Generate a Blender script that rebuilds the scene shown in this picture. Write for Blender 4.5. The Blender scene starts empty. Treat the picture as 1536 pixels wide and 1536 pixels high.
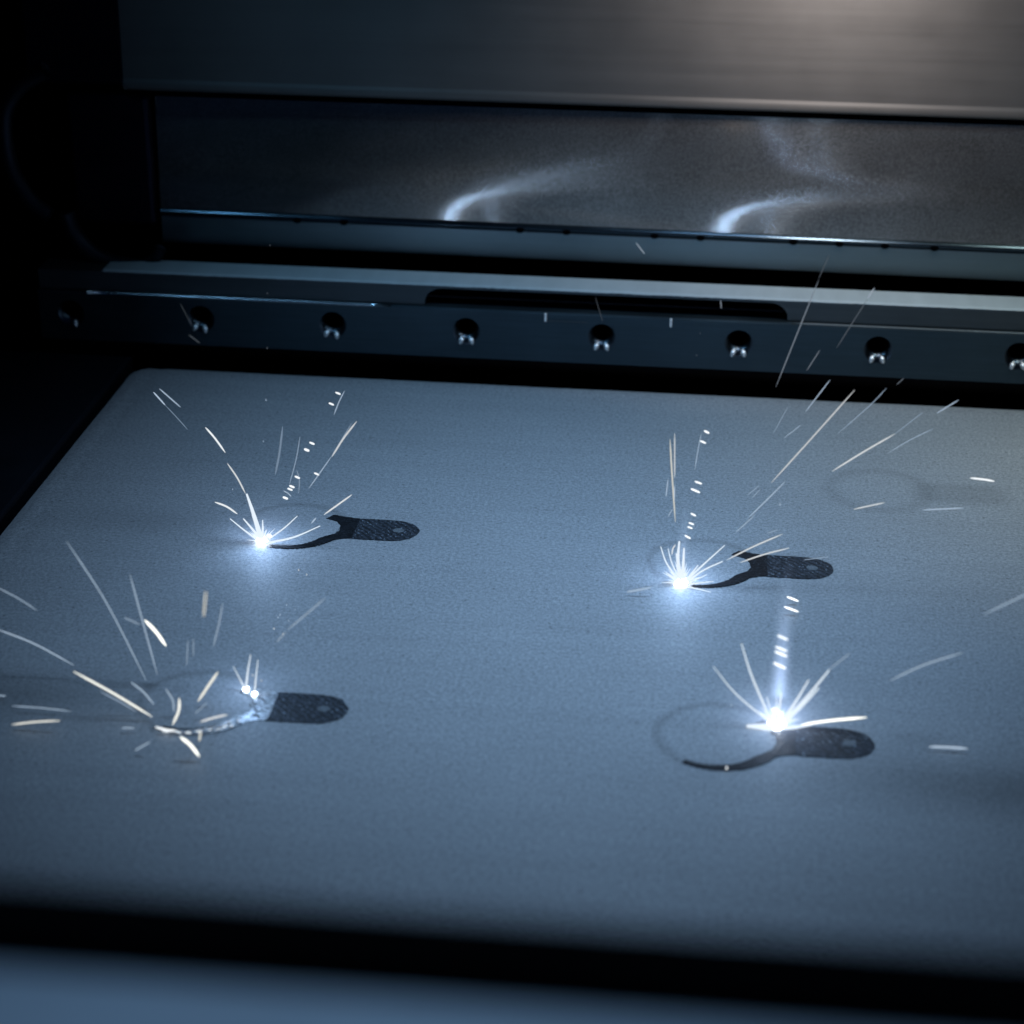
import bpy, bmesh, math, random
from mathutils import Vector, Matrix, noise
random.seed(7)
S = bpy.context.scene
COL = S.collection

# ------------------------------------------------------------------ camera
cam_d = bpy.data.cameras.new("camera")
cam = bpy.data.objects.new("camera", cam_d)
COL.objects.link(cam)
CAM = Vector((0.03954537, -0.36086497, 0.16796618))
RX = Vector((0.99363004, 0.11243344, 0.00761953))      # camera right in world axes
RY = Vector((-0.05408659, 0.41648731, 0.90753124))     # camera up
RZ = Vector((0.09886342, -0.90216242, 0.41991545))     # camera back
cam.matrix_world = Matrix(((RX.x, RY.x, RZ.x, CAM.x), (RX.y, RY.y, RZ.y, CAM.y), (RX.z, RY.z, RZ.z, CAM.z), (0, 0, 0, 1)))
cam_d.sensor_width = 36
cam_d.lens = 36 * 2984.9 / 1536
cam_d.clip_start = 0.005
cam_d.clip_end = 20
cam_d.dof.use_dof = True
cam_d.dof.focus_distance = 0.395
cam_d.dof.aperture_fstop = 21
S.camera = cam

# ------------------------------------------------------------------ world, lamps, exposure
W = bpy.data.worlds.new("World")
S.world = W
W.use_nodes = True
W.node_tree.nodes["Background"].inputs[0].default_value = (0.08, 0.30, 1.0, 1)
W.node_tree.nodes["Background"].inputs[1].default_value = 0.035
S.view_settings.view_transform = 'Standard'
S.view_settings.look = 'None'
S.view_settings.exposure = 0
S.view_settings.gamma = 1
S.cycles.use_denoising = True
S.cycles.sample_clamp_indirect = 4
S.cycles.max_bounces = 6
S.cycles.volume_bounces = 0
S.cycles.caustics_reflective = False
S.cycles.caustics_refractive = False

def area(name, loc, target, sx, sy, power, col, spread=180):
    d = bpy.data.lights.new(name, 'AREA')
    d.shape = 'RECTANGLE'; d.size = sx; d.size_y = sy; d.energy = power; d.color = col
    d.spread = math.radians(spread)
    o = bpy.data.objects.new(name, d)
    COL.objects.link(o)
    o.location = loc
    o.rotation_euler = (Vector(target) - Vector(loc)).to_track_quat('-Z', 'Y').to_euler()
    return o
ZSILL = .112
COOL = (0.43, 0.69, 1.02)
area("bed_lamp", (0.045, -0.055, 0.30), (0.014, -0.034, 0), 0.09, 0.09, 0.097, COOL, 52)
area("rear_lamp", (0.14, 0.020, 0.20), (0.118, 0.042, 0), 0.03, 0.03, 0.0150, (.95, 1.0, .86), 52)
area("chamber_lamp", (-0.160, -0.030, 0.27), (0.03, 0.10, 0.005), 0.02, 0.02, 0.012, (.26, .62, 1.0), 44)
area("chamber_lamp", (0.215, -0.030, 0.27), (0.07, 0.09, 0.01), 0.02, 0.02, 0.018, (.42, .72, 1.0), 60)
area("warm_wall_lamp", (0.064, 0.050, 0.120), (0.060, 0.10, 0.088), 0.02, 0.02, 0.040, (1.0, 0.90, 0.86), 110)
area("sill_fill_light", (0.02, -0.19, 0.27), (0.02, -0.235, ZSILL), 0.06, 0.02, 0.028, COOL, 60)  # unseen fill light added to brighten the front sill

# ------------------------------------------------------------------ helpers
def ray(px, py):
    return (RX * (px - 768.0) + RY * (768.0 - py) - RZ * 2984.9)
def on_z(px, py, z=0.0):
    r = ray(px, py); t = (z - CAM.z) / r.z
    return CAM + r * t
def on_y(px, py, y):
    r = ray(px, py); t = (y - CAM.y) / r.y
    return CAM + r * t

def tag(o, label=None, cat=None, group=None, kind=None):
    if label: o['label'] = label
    if cat: o['category'] = cat
    if group: o['group'] = group
    if kind: o['kind'] = kind
    return o

def mesh_obj(name, verts, faces, mat=None, parent=None, smooth=False):
    me = bpy.data.meshes.new(name)
    me.from_pydata([tuple(v) for v in verts], [], faces)
    me.update()
    if mat: me.materials.append(mat)
    if smooth:
        for p in me.polygons: p.use_smooth = True
    o = bpy.data.objects.new(name, me)
    COL.objects.link(o)
    if parent: o.parent = parent
    return o

def bm_obj(name, bm, mat=None, parent=None, smooth=False):
    me = bpy.data.meshes.new(name)
    bmesh.ops.recalc_face_normals(bm, faces=bm.faces)
    bm.to_mesh(me); bm.free()
    if mat: me.materials.append(mat)
    if smooth:
        for p in me.polygons: p.use_smooth = True
    o = bpy.data.objects.new(name, me)
    COL.objects.link(o)
    if parent: o.parent = parent
    return o

def empty(name, loc=(0, 0, 0)):
    o = bpy.data.objects.new(name, None)
    o.empty_display_size = 0.005
    COL.objects.link(o)
    o.location = loc
    return o

def box_bm(x0, x1, y0, y1, z0, z1, bev=0.0, seg=2):
    bm = bmesh.new()
    bmesh.ops.create_cube(bm, size=1)
    for v in bm.verts:
        v.co = Vector((x0 + (v.co.x + .5) * (x1 - x0), y0 + (v.co.y + .5) * (y1 - y0), z0 + (v.co.z + .5) * (z1 - z0)))
    if bev:
        bmesh.ops.bevel(bm, geom=list(bm.edges), offset=bev, segments=seg, affect='EDGES', profile=.5)
    return bm

def tube(pts, radii, n=8, caps=True):
    """verts, faces of a tube through pts with a radius for each"""
    vs, fs = [], []
    up = Vector((0.3, 0.2, 0.9)).normalized()
    for i, p in enumerate(pts):
        d = (pts[min(i + 1, len(pts) - 1)] - pts[max(i - 1, 0)]).normalized()
        a = d.cross(up)
        if a.length < 1e-3: a = d.cross(Vector((1, 0, 0)))
        a.normalize(); b = d.cross(a).normalized()
        for k in range(n):
            t = 2 * math.pi * k / n
            vs.append(p + (a * math.cos(t) + b * math.sin(t)) * radii[i])
    for i in range(len(pts) - 1):
        for k in range(n):
            fs.append((i * n + k, i * n + (k + 1) % n, (i + 1) * n + (k + 1) % n, (i + 1) * n + k))
    if caps:
        fs.append(tuple(range(n)))
        fs.append(tuple((len(pts) - 1) * n + k for k in reversed(range(n))))
    return vs, fs

def curve_pts(P, m=10):
    """smooth polyline through 2 or 3+ points"""
    if len(P) == 2:
        return [P[0].lerp(P[1], i / m) for i in range(m + 1)]
    out = []
    Q = [P[0] * 2 - P[1]] + list(P) + [P[-1] * 2 - P[-2]]
    for i in range(1, len(Q) - 2):
        for k in range(m):
            t = k / m
            a, b, c, d = Q[i - 1], Q[i], Q[i + 1], Q[i + 2]
            out.append(0.5 * ((2 * b) + (c - a) * t + (2 * a - 5 * b + 4 * c - d) * t * t + (3 * b - a - 3 * c + d) * t ** 3))
    out.append(P[-1])
    return out

# ------------------------------------------------------------------ materials
def new_mat(name):
    m = bpy.data.materials.new(name)
    m.use_nodes = True
    nt = m.node_tree
    b = nt.nodes["Principled BSDF"]
    return m, nt, b
def N(nt, t, **kw):
    n = nt.nodes.new(t)
    for k, v in kw.items(): setattr(n, k, v)
    return n
def math_n(nt, op, a, b=None, c=None, clamp=False):
    n = nt.nodes.new("ShaderNodeMath"); n.operation = op; n.use_clamp = clamp
    for i, v in enumerate((a, b, c)):
        if v is None: continue
        if isinstance(v, (int, float)): n.inputs[i].default_value = v
        else: nt.links.new(v, n.inputs[i])
    return n.outputs[0]
def coords(nt, scale=(1, 1, 1)):
    g = N(nt, "ShaderNodeNewGeometry")
    mp = N(nt, "ShaderNodeMapping")
    mp.inputs["Scale"].default_value = scale
    nt.links.new(g.outputs["Position"], mp.inputs["Vector"])
    return mp.outputs[0]
def noise_n(nt, vec, scale, detail=2, rough=.5):
    n = N(nt, "ShaderNodeTexNoise")
    n.inputs["Scale"].default_value = scale; n.inputs["Detail"].default_value = detail
    n.inputs["Roughness"].default_value = rough
    nt.links.new(vec, n.inputs["Vector"])
    return n.outputs["Fac"]
def ramp(nt, fac, stops):
    r = N(nt, "ShaderNodeValToRGB")
    e = r.color_ramp.elements
    while len(e) < len(stops): e.new(0.5)
    for i, (p, c) in enumerate(stops):
        e[i].position = p
        e[i].color = (c, c, c, 1) if isinstance(c, (int, float)) else (*c, 1)
    nt.links.new(fac, r.inputs[0])
    return r.outputs[0]
def bump(nt, b, h, strength, dist):
    n = N(nt, "ShaderNodeBump")
    n.inputs["Strength"].default_value = strength; n.inputs["Distance"].default_value = dist
    nt.links.new(h, n.inputs["Height"]); nt.links.new(n.outputs[0], b.inputs["Normal"])
def mixc(nt, fac, a, b, mode='MIX'):
    n = N(nt, "ShaderNodeMix", data_type='RGBA', blend_type=mode)
    for s, v in ((0, fac), (6, a), (7, b)):
        if isinstance(v, (int, float)): n.inputs[s].default_value = v
        elif isinstance(v, tuple): n.inputs[s].default_value = (*v, 1)
        else: nt.links.new(v, n.inputs[s])
    return n.outputs[2]

def metal(name, base, rough, metallic=1.0, grain=(20, 20, 900), var=.25, bumpd=.00002, bumps=.3):
    m, nt, b = new_mat(name)
    v = coords(nt, grain)
    n1 = noise_n(nt, v, 1.0, 4, .6)
    v2 = coords(nt)
    n2 = noise_n(nt, v2, 60, 4, .6)
    f = math_n(nt, 'ADD', math_n(nt, 'MULTIPLY', n1, .5), math_n(nt, 'MULTIPLY', n2, .5))
    c = ramp(nt, f, [(.3, tuple(x * (1 - var) for x in base)), (.7, tuple(min(1, x * (1 + var)) for x in base))])
    nt.links.new(c, b.inputs["Base Color"])
    b.inputs["Metallic"].default_value = metallic
    r = ramp(nt, f, [(.3, max(0, rough - .06)), (.7, min(1, rough + .08))])
    nt.links.new(r, b.inputs["Roughness"])
    bump(nt, b, n1, bumps, bumpd)
    return m

M_FRAME = metal("dark_steel", (.012, .016, .026), .5, .7)
M_BLACK = metal("black_rubber", (.0012, .0012, .0016), .9, 0.0, (200, 200, 200))
M_BLACK.node_tree.nodes["Principled BSDF"].inputs["Specular IOR Level"].default_value = .02
M_PLATE = metal("nozzle_plate_steel", (.055, .082, .100), .42, .9, (60, 60, 1500), .2)
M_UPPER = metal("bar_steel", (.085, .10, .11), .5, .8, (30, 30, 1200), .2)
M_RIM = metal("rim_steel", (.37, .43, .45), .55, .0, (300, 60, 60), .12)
M_GLINT = metal("glint_metal", (.97, .98, .99), .5, 1.0, (100, 100, 100), .02, .000001)
M_CHROME = metal("polished_bore", (.06, .075, .09), .3, 1.0, (100, 100, 100), .03, .000001)
M_EDGE = metal("polished_edge", (.55, .6, .64), .22, 1.0, (100, 100, 100), .05)
M_UPPANEL = metal("upper_wall_panel_steel", (.125, .12, .115), .5, .45, (14, 14, 420), .12, .00002, .2)
M_FLANGE = metal("flange_steel", (.20, .26, .28), .34, .9, (10, 10, 500), .12)
M_FOLD = metal("fold_steel", (.055, .08, .10), .16, .9, (10, 10, 500), .12)
M_SIDE = metal("side_wall_steel", (.006, .006, .018), .5, .8)
M_SILL = metal("sill_steel", (.30, .36, .42), .45, .35, (40, 300, 40), .06)

# brushed lower wall panel: the brushing direction swings with height
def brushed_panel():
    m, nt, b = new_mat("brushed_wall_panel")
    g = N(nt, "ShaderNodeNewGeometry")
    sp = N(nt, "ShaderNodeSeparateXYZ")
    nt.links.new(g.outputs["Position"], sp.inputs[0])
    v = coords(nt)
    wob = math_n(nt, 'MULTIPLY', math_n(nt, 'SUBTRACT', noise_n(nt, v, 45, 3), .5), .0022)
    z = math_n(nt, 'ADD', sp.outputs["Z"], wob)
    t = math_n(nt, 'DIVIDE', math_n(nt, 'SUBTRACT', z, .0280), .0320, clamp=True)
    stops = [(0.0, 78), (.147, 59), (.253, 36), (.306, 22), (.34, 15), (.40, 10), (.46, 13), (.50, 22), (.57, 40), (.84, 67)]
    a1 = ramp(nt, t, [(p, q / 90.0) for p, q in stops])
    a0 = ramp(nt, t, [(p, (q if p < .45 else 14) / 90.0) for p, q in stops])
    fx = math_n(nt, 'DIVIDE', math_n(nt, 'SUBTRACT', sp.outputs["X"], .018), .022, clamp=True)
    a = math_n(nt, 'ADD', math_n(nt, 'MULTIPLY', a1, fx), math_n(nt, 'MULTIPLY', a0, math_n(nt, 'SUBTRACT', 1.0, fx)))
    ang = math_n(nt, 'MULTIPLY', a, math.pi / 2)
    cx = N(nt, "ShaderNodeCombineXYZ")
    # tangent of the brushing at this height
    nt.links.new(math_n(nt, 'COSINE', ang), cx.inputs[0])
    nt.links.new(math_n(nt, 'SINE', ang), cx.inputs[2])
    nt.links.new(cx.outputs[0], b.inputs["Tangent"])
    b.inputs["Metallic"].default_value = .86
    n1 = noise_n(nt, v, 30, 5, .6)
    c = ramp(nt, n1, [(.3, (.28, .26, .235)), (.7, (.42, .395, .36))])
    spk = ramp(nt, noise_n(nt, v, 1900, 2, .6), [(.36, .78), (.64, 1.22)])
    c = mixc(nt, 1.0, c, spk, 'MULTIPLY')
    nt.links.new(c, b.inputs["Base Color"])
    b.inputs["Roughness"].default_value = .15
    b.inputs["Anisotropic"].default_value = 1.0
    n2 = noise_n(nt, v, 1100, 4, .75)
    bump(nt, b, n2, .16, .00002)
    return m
M_PANEL = brushed_panel()

# powder
KEYS = {  # ring centre on the powder, in metres
    'A': Vector((-.0420, -.0119, 0)), 'B': Vector((.0385, -.0182, 0)), 'C': Vector((-.0430, -.0814, 0)),
    'D': Vector((.0429, -.0815, 0)), 'E': Vector((.0739, .0205, 0))}
def powder():
    m, nt, b = new_mat("metal_powder")
    g = N(nt, "ShaderNodeNewGeometry")
    sp = N(nt, "ShaderNodeSeparateXYZ")
    nt.links.new(g.outputs["Position"], sp.inputs[0])
    X, Y = sp.outputs["X"], sp.outputs["Y"]
    v = coords(nt)
    grain = noise_n(nt, v, 5200, 2, .7)
    grain2 = noise_n(nt, v, 1500, 3, .7)
    mott = noise_n(nt, v, 38, 4, .6)
    streak = noise_n(nt, coords(nt, (12, 260, 1)), 1, 4, .6)
    f = math_n(nt, 'ADD', math_n(nt, 'MULTIPLY', grain, .55), math_n(nt, 'MULTIPLY', grain2, .45))
    base = ramp(nt, f, [(.34, (.12, .13, .145)), (.5, (.29, .305, .325)), (.66, (.47, .485, .51))])
    lo = math_n(nt, 'ADD', .80, math_n(nt, 'ADD', math_n(nt, 'MULTIPLY', mott, .20), math_n(nt, 'MULTIPLY', streak, .22)))
    dark = math_n(nt, 'MULTIPLY', lo, .96)
    # scattered coarse dark grains
    vor = N(nt, "ShaderNodeTexVoronoi"); vor.inputs["Scale"].default_value = 420
    nt.links.new(v, vor.inputs["Vector"])
    fleck = ramp(nt, vor.outputs["Distance"], [(.04, .45), (.13, 1.0)])
    dark = math_n(nt, 'MULTIPLY', dark, fleck)
    wob = math_n(nt, 'MULTIPLY', math_n(nt, 'SUBTRACT', noise_n(nt, v, 420, 3), .5), .0016)
    for k, c in KEYS.items():        # thinly covered ring of the layer below showing through
        dx = math_n(nt, 'SUBTRACT', X, c.x); dy = math_n(nt, 'SUBTRACT', Y, c.y)
        r = math_n(nt, 'SQRT', math_n(nt, 'ADD', math_n(nt, 'MULTIPLY', dx, dx), math_n(nt, 'MULTIPLY', dy, dy)))
        d = math_n(nt, 'ABSOLUTE', math_n(nt, 'SUBTRACT', math_n(nt, 'ADD', r, wob), .0100))
        w = .0014 if k != 'E' else .0024
        s = .26 if k != 'E' else .15
        ringf = math_n(nt, 'MULTIPLY', math_n(nt, 'SMOOTHSTEP' if False else 'SUBTRACT', 1.0, math_n(nt, 'DIVIDE', d, w), clamp=True), s)
        dark = math_n(nt, 'MULTIPLY', dark, math_n(nt, 'SUBTRACT', 1.0, ringf))
        if k == 'E':                  # its tab, just covered again
            bx = math_n(nt, 'SUBTRACT', math_n(nt, 'ABSOLUTE', math_n(nt, 'SUBTRACT', dx, .0165)), .0050)
            bx = math_n(nt, 'MAXIMUM', bx, 0.0)
            q = math_n(nt, 'SQRT', math_n(nt, 'ADD', math_n(nt, 'MULTIPLY', bx, bx), math_n(nt, 'MULTIPLY', dy, dy)))
            tf = math_n(nt, 'DIVIDE', math_n(nt, 'SUBTRACT', .0062, math_n(nt, 'ADD', q, wob)), .003, clamp=True)
            dark = math_n(nt, 'MULTIPLY', dark, math_n(nt, 'SUBTRACT', 1.0, math_n(nt, 'MULTIPLY', tf, .17)))
    # fume shadows beside the parts, painted into the powder colour
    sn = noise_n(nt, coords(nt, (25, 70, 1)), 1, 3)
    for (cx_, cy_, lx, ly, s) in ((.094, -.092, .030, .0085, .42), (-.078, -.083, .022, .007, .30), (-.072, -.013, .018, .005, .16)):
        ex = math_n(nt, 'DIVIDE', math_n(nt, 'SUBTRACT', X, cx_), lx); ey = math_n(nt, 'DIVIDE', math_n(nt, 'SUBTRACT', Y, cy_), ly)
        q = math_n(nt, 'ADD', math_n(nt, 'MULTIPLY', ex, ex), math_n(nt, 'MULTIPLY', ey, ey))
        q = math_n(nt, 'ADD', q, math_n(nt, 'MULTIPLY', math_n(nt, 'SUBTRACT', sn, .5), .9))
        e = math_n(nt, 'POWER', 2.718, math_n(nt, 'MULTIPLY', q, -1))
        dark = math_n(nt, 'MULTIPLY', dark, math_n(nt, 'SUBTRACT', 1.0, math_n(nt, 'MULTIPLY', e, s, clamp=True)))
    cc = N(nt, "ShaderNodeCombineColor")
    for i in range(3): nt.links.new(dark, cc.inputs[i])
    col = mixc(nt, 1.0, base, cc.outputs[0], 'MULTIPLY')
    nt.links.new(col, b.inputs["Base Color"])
    b.inputs["Roughness"].default_value = .62
    b.inputs["Metallic"].default_value = .15
    h = math_n(nt, 'ADD', f, math_n(nt, 'MULTIPLY', streak, .6))
    bump(nt, b, h, .5, .00010)
    return m
M_POWDER = powder()

def fused(name, c0, c1, speck, rough, metallic=.7, bs=.9, hatch=0):
    m, nt, b = new_mat(name)
    v = coords(nt)
    n1 = noise_n(nt, v, 1500, 4, .7)
    n2 = noise_n(nt, v, 3300, 1, .5)
    c = ramp(nt, n1, [(.35, c0), (.68, c1)])
    sp = ramp(nt, n2, [(.66, 0.0), (.73, 1.0)])
    c = mixc(nt, math_n(nt, 'MULTIPLY', sp, speck), c, (.5, .6, .7))
    if hatch:
        wv = N(nt, "ShaderNodeTexWave", wave_type='BANDS', bands_direction='DIAGONAL')
        wv.inputs["Scale"].default_value = 420; wv.inputs["Distortion"].default_value = 5; wv.inputs["Detail"].default_value = 3
        wv.inputs["Detail Scale"].default_value = 1.5
        nt.links.new(v, wv.inputs["Vector"])
        c = mixc(nt, 1.0, c, ramp(nt, wv.outputs["Fac"], [(.1, 1 - hatch), (.8, 1 + hatch)]), 'MULTIPLY')
    nt.links.new(c, b.inputs["Base Color"])
    b.inputs["Roughness"].default_value = rough
    b.inputs["Metallic"].default_value = metallic
    bump(nt, b, n1, bs, .00018)
    return m
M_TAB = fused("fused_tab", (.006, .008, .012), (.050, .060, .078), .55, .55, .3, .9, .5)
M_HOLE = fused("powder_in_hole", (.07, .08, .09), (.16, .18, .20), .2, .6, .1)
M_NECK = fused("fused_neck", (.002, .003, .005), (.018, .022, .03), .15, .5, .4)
M_SILVER = fused("fresh_silver_bead", (.16, .18, .21), (.92, .95, .98), .5, .35, .6, .8)

def emis(name, col, s):
    m = bpy.data.materials.new(name); m.use_nodes = True
    nt = m.node_tree; nt.nodes.clear()
    e = nt.nodes.new("ShaderNodeEmission"); o = nt.nodes.new("ShaderNodeOutputMaterial")
    e.inputs[0].default_value = (*col, 1); e.inputs[1].default_value = s
    nt.links.new(e.outputs[0], o.inputs[0])
    return m
M_CORE = emis("molten_core", (.75, .85, 1.0), 12)
M_RAY = emis("molten_ray", (.80, .90, 1.0), 1.0)
M_HOT = emis("hot_bead", (.85, .93, 1.0), .95)
M_TICK = metal("highlight_white", (.95, .96, .97), .4, 0.0, (100, 100, 100), .05)

# ================================================================== SETTING
# powder bed: a sheet with slight unevenness and a soft slumped rear and left edge
nx, ny = 220, 200
x0, x1, y0, y1 = -.0985, .205, -.30, .0790
vs, fs = [], []
for j in range(ny + 1):
    for i in range(nx + 1):
        x = x0 + (x1 - x0) * i / nx; y = y0 + (y1 - y0) * j / ny
        z = noise.noise(Vector((x * 45, y * 60, 0))) * .00008
        e = min((x - x0), (y1 - y))
        if e < .004: z -= (.004 - e) ** 2 / .004 * .22
        if y1 - y < .014: z -= (.014 - (y1 - y)) ** 2 / .014 * .30
        z -= .00025 * math.exp(-((x - x0 - .0052) / .0011) ** 2)
        vs.append((x, y, z))
for j in range(ny):
    for i in range(nx):
        a = j * (nx + 1) + i
        fs.append((a, a + 1, a + nx + 2, a + nx + 1))
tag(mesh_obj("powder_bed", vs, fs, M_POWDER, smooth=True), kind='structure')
tag(bm_obj("chamber_floor", box_bm(-.30, .30, -.30, .20, -.012, -.008), M_BLACK), kind='structure')
tag(bm_obj("left_floor_plate", box_bm(-.30, -.1012, -.30, .0790, -.008, -.0006, .0008), M_FRAME), kind='structure')
tag(bm_obj("left_wall", box_bm(-.20, -.19, -.30, .20, -.008, .36), M_SIDE), kind='structure')
tag(bm_obj("right_wall", box_bm(.26, .27, -.30, .20, -.008, .36), M_SIDE), kind='structure')
tag(bm_obj("ceiling", box_bm(-.20, .27, -.12, .20, .36, .37), M_SIDE), kind='structure')
tag(bm_obj("rear_cavity_wall", box_bm(-.19, .26, .125, .130, -.008, .36), M_BLACK), kind='structure')

# ================================================================== REAR WALL PANELS
LEAN = math.radians(2.8)
# lower brushed panel
lp = empty("lower_wall_panel", (0, .1, .03))
tag(lp, "brushed steel lower wall panel with curved light streaks, behind the nozzle bar", "wall panel")
L0 = Vector((0, .1, .03))
def lowpt(x, z, off=0):      # point on the leaning panel
    h = z - .03
    return Vector((x, h * math.tan(LEAN) - off, h))
vs, fs = [], []
rows = 40
for r in range(rows + 1):
    z = .0300 + (.072 - .0300) * r / rows
    for c in range(61):
        x = -.0985 + (.30 + .0) * c / 60
        p = lowpt(x, z, 0)
        p.y += noise.noise(Vector((x * 14, z * 22, 3))) * .00012
        vs.append(p)
for r in range(rows):
    for c in range(60):
        a = r * 61 + c
        fs.append((a, a + 1, a + 62, a + 61))
k = len(vs)
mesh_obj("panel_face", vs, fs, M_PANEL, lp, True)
lp.rotation_euler.z = math.radians(-.8)
# rounded fold between panel and flange, then the flange
prof = [(.0300, .0001), (.0297, -.0002), (.0293, -.0007), (.0289, -.0008), (.0284, -.0006), (.0281, -.0003)]
vs, fs = [], []
for (z, dy) in prof:
    for x in (-.0985, .205): vs.append((x, dy, z - .03))
for i in range(len(prof) - 1):
    fs.append((2 * i, 2 * i + 1, 2 * i + 3, 2 * i + 2))
mesh_obj("fold", vs, fs, M_FOLD, lp, True)
o = bm_obj("flange", box_bm(-.0985, .205, -.0004, .002, .0213 - .03, .0282 - .03, .0002), M_FLANGE, lp)
for px in (445, 515, 780, 850, 982, 1051, 1190, 1259, 1327, 1401):
    py = 328 + (px - 445) * .0395
    p = on_y(px, py + 4, .0994) - L0
    bm = bmesh.new()
    bmesh.ops.create_cone(bm, cap_ends=True, segments=18, radius1=.00115, radius2=.00095, depth=.0012)
    bmesh.ops.rotate(bm, cent=(0, 0, 0), matrix=Matrix.Rotation(math.pi / 2, 3, 'X'), verts=bm.verts)
    bmesh.ops.scale(bm, vec=(1, 1, .62), verts=bm.verts)
    bmesh.ops.translate(bm, vec=p, verts=bm.verts)
    bm_obj("screw_head", bm, M_BLACK, lp)

# upper panel, proud of the lower one, with a worn lower edge
up = empty("upper_wall_panel", (0, .0975, .0596))
tag(up, "large warm lit steel panel at the top of the rear wall above the dark seam", "wall panel")
vs, fs = [], []
zs = [(.0, .0018), (.0, .0006), (.0004, .0001), (.0010, 0.0), (.0022, .0001), (.0026, .0004)] + [(.0030 + i * .005, .0004 - i * .0000) for i in range(24)]
for (z, dy) in zs:
    for c in range(61):
        x = -.1045 + .31 * c / 60
        w = noise.noise(Vector((x * 16, z * 18, 9))) * .00016 if z > .003 else 0
        vs.append((x, dy + w + z * .02, z))
for r in range(len(zs) - 1):
    for c in range(60):
        a = r * 61 + c
        fs.append((a, a + 1, a + 62, a + 61))
mesh_obj("panel_face", vs, fs, M_UPPANEL, up, True)
bm_obj("seam_strip", box_bm(-.1045, .205, .0020, .0060, -.0016, .002), M_BLACK, up)

# side column left of the panels
cl = empty("side_column", (-.108, .1, 0))
tag(cl, "narrow dark blue steel column at the left end of the rear wall", "column")
bm_obj("column_face", box_bm(-.012, .0085, 0, .004, .0255, .058, .0012), M_SIDE, cl)
bm_obj("column_upper_face", box_bm(-.022, .0025, .002, .006, .0595, .20, .0010), M_SIDE, cl)

# dark hose / rounded rim corner at the left end
def px_tube(name, pts, y, r, mat, parent=None, n=12, m=10):
    P = curve_pts([on_y(a, b, y) for a, b in pts], m)
    vs, fs = tube(P, [r] * len(P), n)
    return mesh_obj(name, vs, fs, mat, parent, True)
h = empty("seal_hose", (-.118, .092, .02))
h_parts = px_tube("hose", [(98, 318), (108, 345), (128, 372), (160, 392), (205, 402), (226, 405)], .090, .0022, M_FRAME)
h_parts.parent = h; h_parts.location = -h.location
c_ = px_tube("hose_clip", [(212, 400), (232, 388), (242, 372)], .0905, .0015, M_FRAME)
c_.parent = h; c_.location = -h.location
tag(h, "dark curved seal hose bending up from the left end of the steel rim", "hose")
pr = px_tube("port_ring", [(70, 105), (30, 130), (8, 165), (8, 215), (20, 260), (45, 300), (75, 325)], .080, .0020, M_FRAME)
tag(pr, "faint dark ring of a round port at the far left edge", "port ring")

# ================================================================== NOZZLE BAR
YB = .0820
SX0, SX1 = -.0302, .0550
bar = empty("nozzle_bar", (0, YB, .0020))
tag(bar, "long steel gas nozzle bar with a row of round holes behind the powder", "nozzle bar")
def badd(name, bm, mat, smooth=False, loc=(0, 0, 0)):
    o = bm_obj(name, bm, mat, bar, smooth)
    o.location = Vector(loc) - Vector((0, YB, .0020))
    return o
XL, XR = -.124, .205
Z_SEAM = .0147; Z_TOP = .0196
# upper body: outline in x-z with a notch cut from below, rounded upper corners
rc = .0036; zn = .0188
def notch_z(x):
    """underside of the upper body at x: the seam, or the roof of the notch with round corners"""
    w_ = rc * 1.2
    if x < SX0 or x > SX1: return Z_SEAM
    e_ = min(x - SX0, SX1 - x)
    if e_ >= w_: return zn
    return zn - rc + rc * math.sqrt(max(0, 1 - ((w_ - e_) / w_) ** 2))
xs = [XL + .004 * q for q in range(int((SX0 - XL) / .004) + 1)] + [SX0 - 1e-5]
xs += [SX0 + 1e-5 + rc * 1.2 * (q / 12) ** 2 for q in range(13)] + [SX0 + rc * 1.2 + .004 * q for q in range(1, 19)]
xs += [SX1 - 1e-5 - rc * 1.2 * (q / 12) ** 2 for q in range(12, -1, -1)] + [SX1 + 1e-5] + [SX1 + .005 * q for q in range(1, 31)]
xs = sorted(x_ for x_ in xs if XL <= x_ <= XR)
bm = bmesh.new()
cols = [[bm.verts.new((x_, yy_, zz_)) for yy_, zz_ in ((YB, notch_z(x_)), (YB, Z_TOP - .0002), (YB + .0085, Z_TOP - .0002), (YB + .0085, notch_z(x_)))] for x_ in xs]
for a_, b_ in zip(cols, cols[1:]):
    for q in range(4):
        bm.faces.new((a_[q], a_[(q + 1) % 4], b_[(q + 1) % 4], b_[q]))
bm.faces.new(cols[0]); bm.faces.new(cols[-1])
badd("upper_body", bm, M_UPPER)
badd("notch_back", box_bm(SX0 - .002, SX1 + .002, YB + .0060, YB + .0080, Z_SEAM - .001, zn + .0004), M_BLACK)
badd("notch_ledge", box_bm(SX0, SX1 - .001, YB + .0030, YB + .0060, Z_SEAM + .0008, Z_SEAM + .0014, .0002), M_FRAME)
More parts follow.
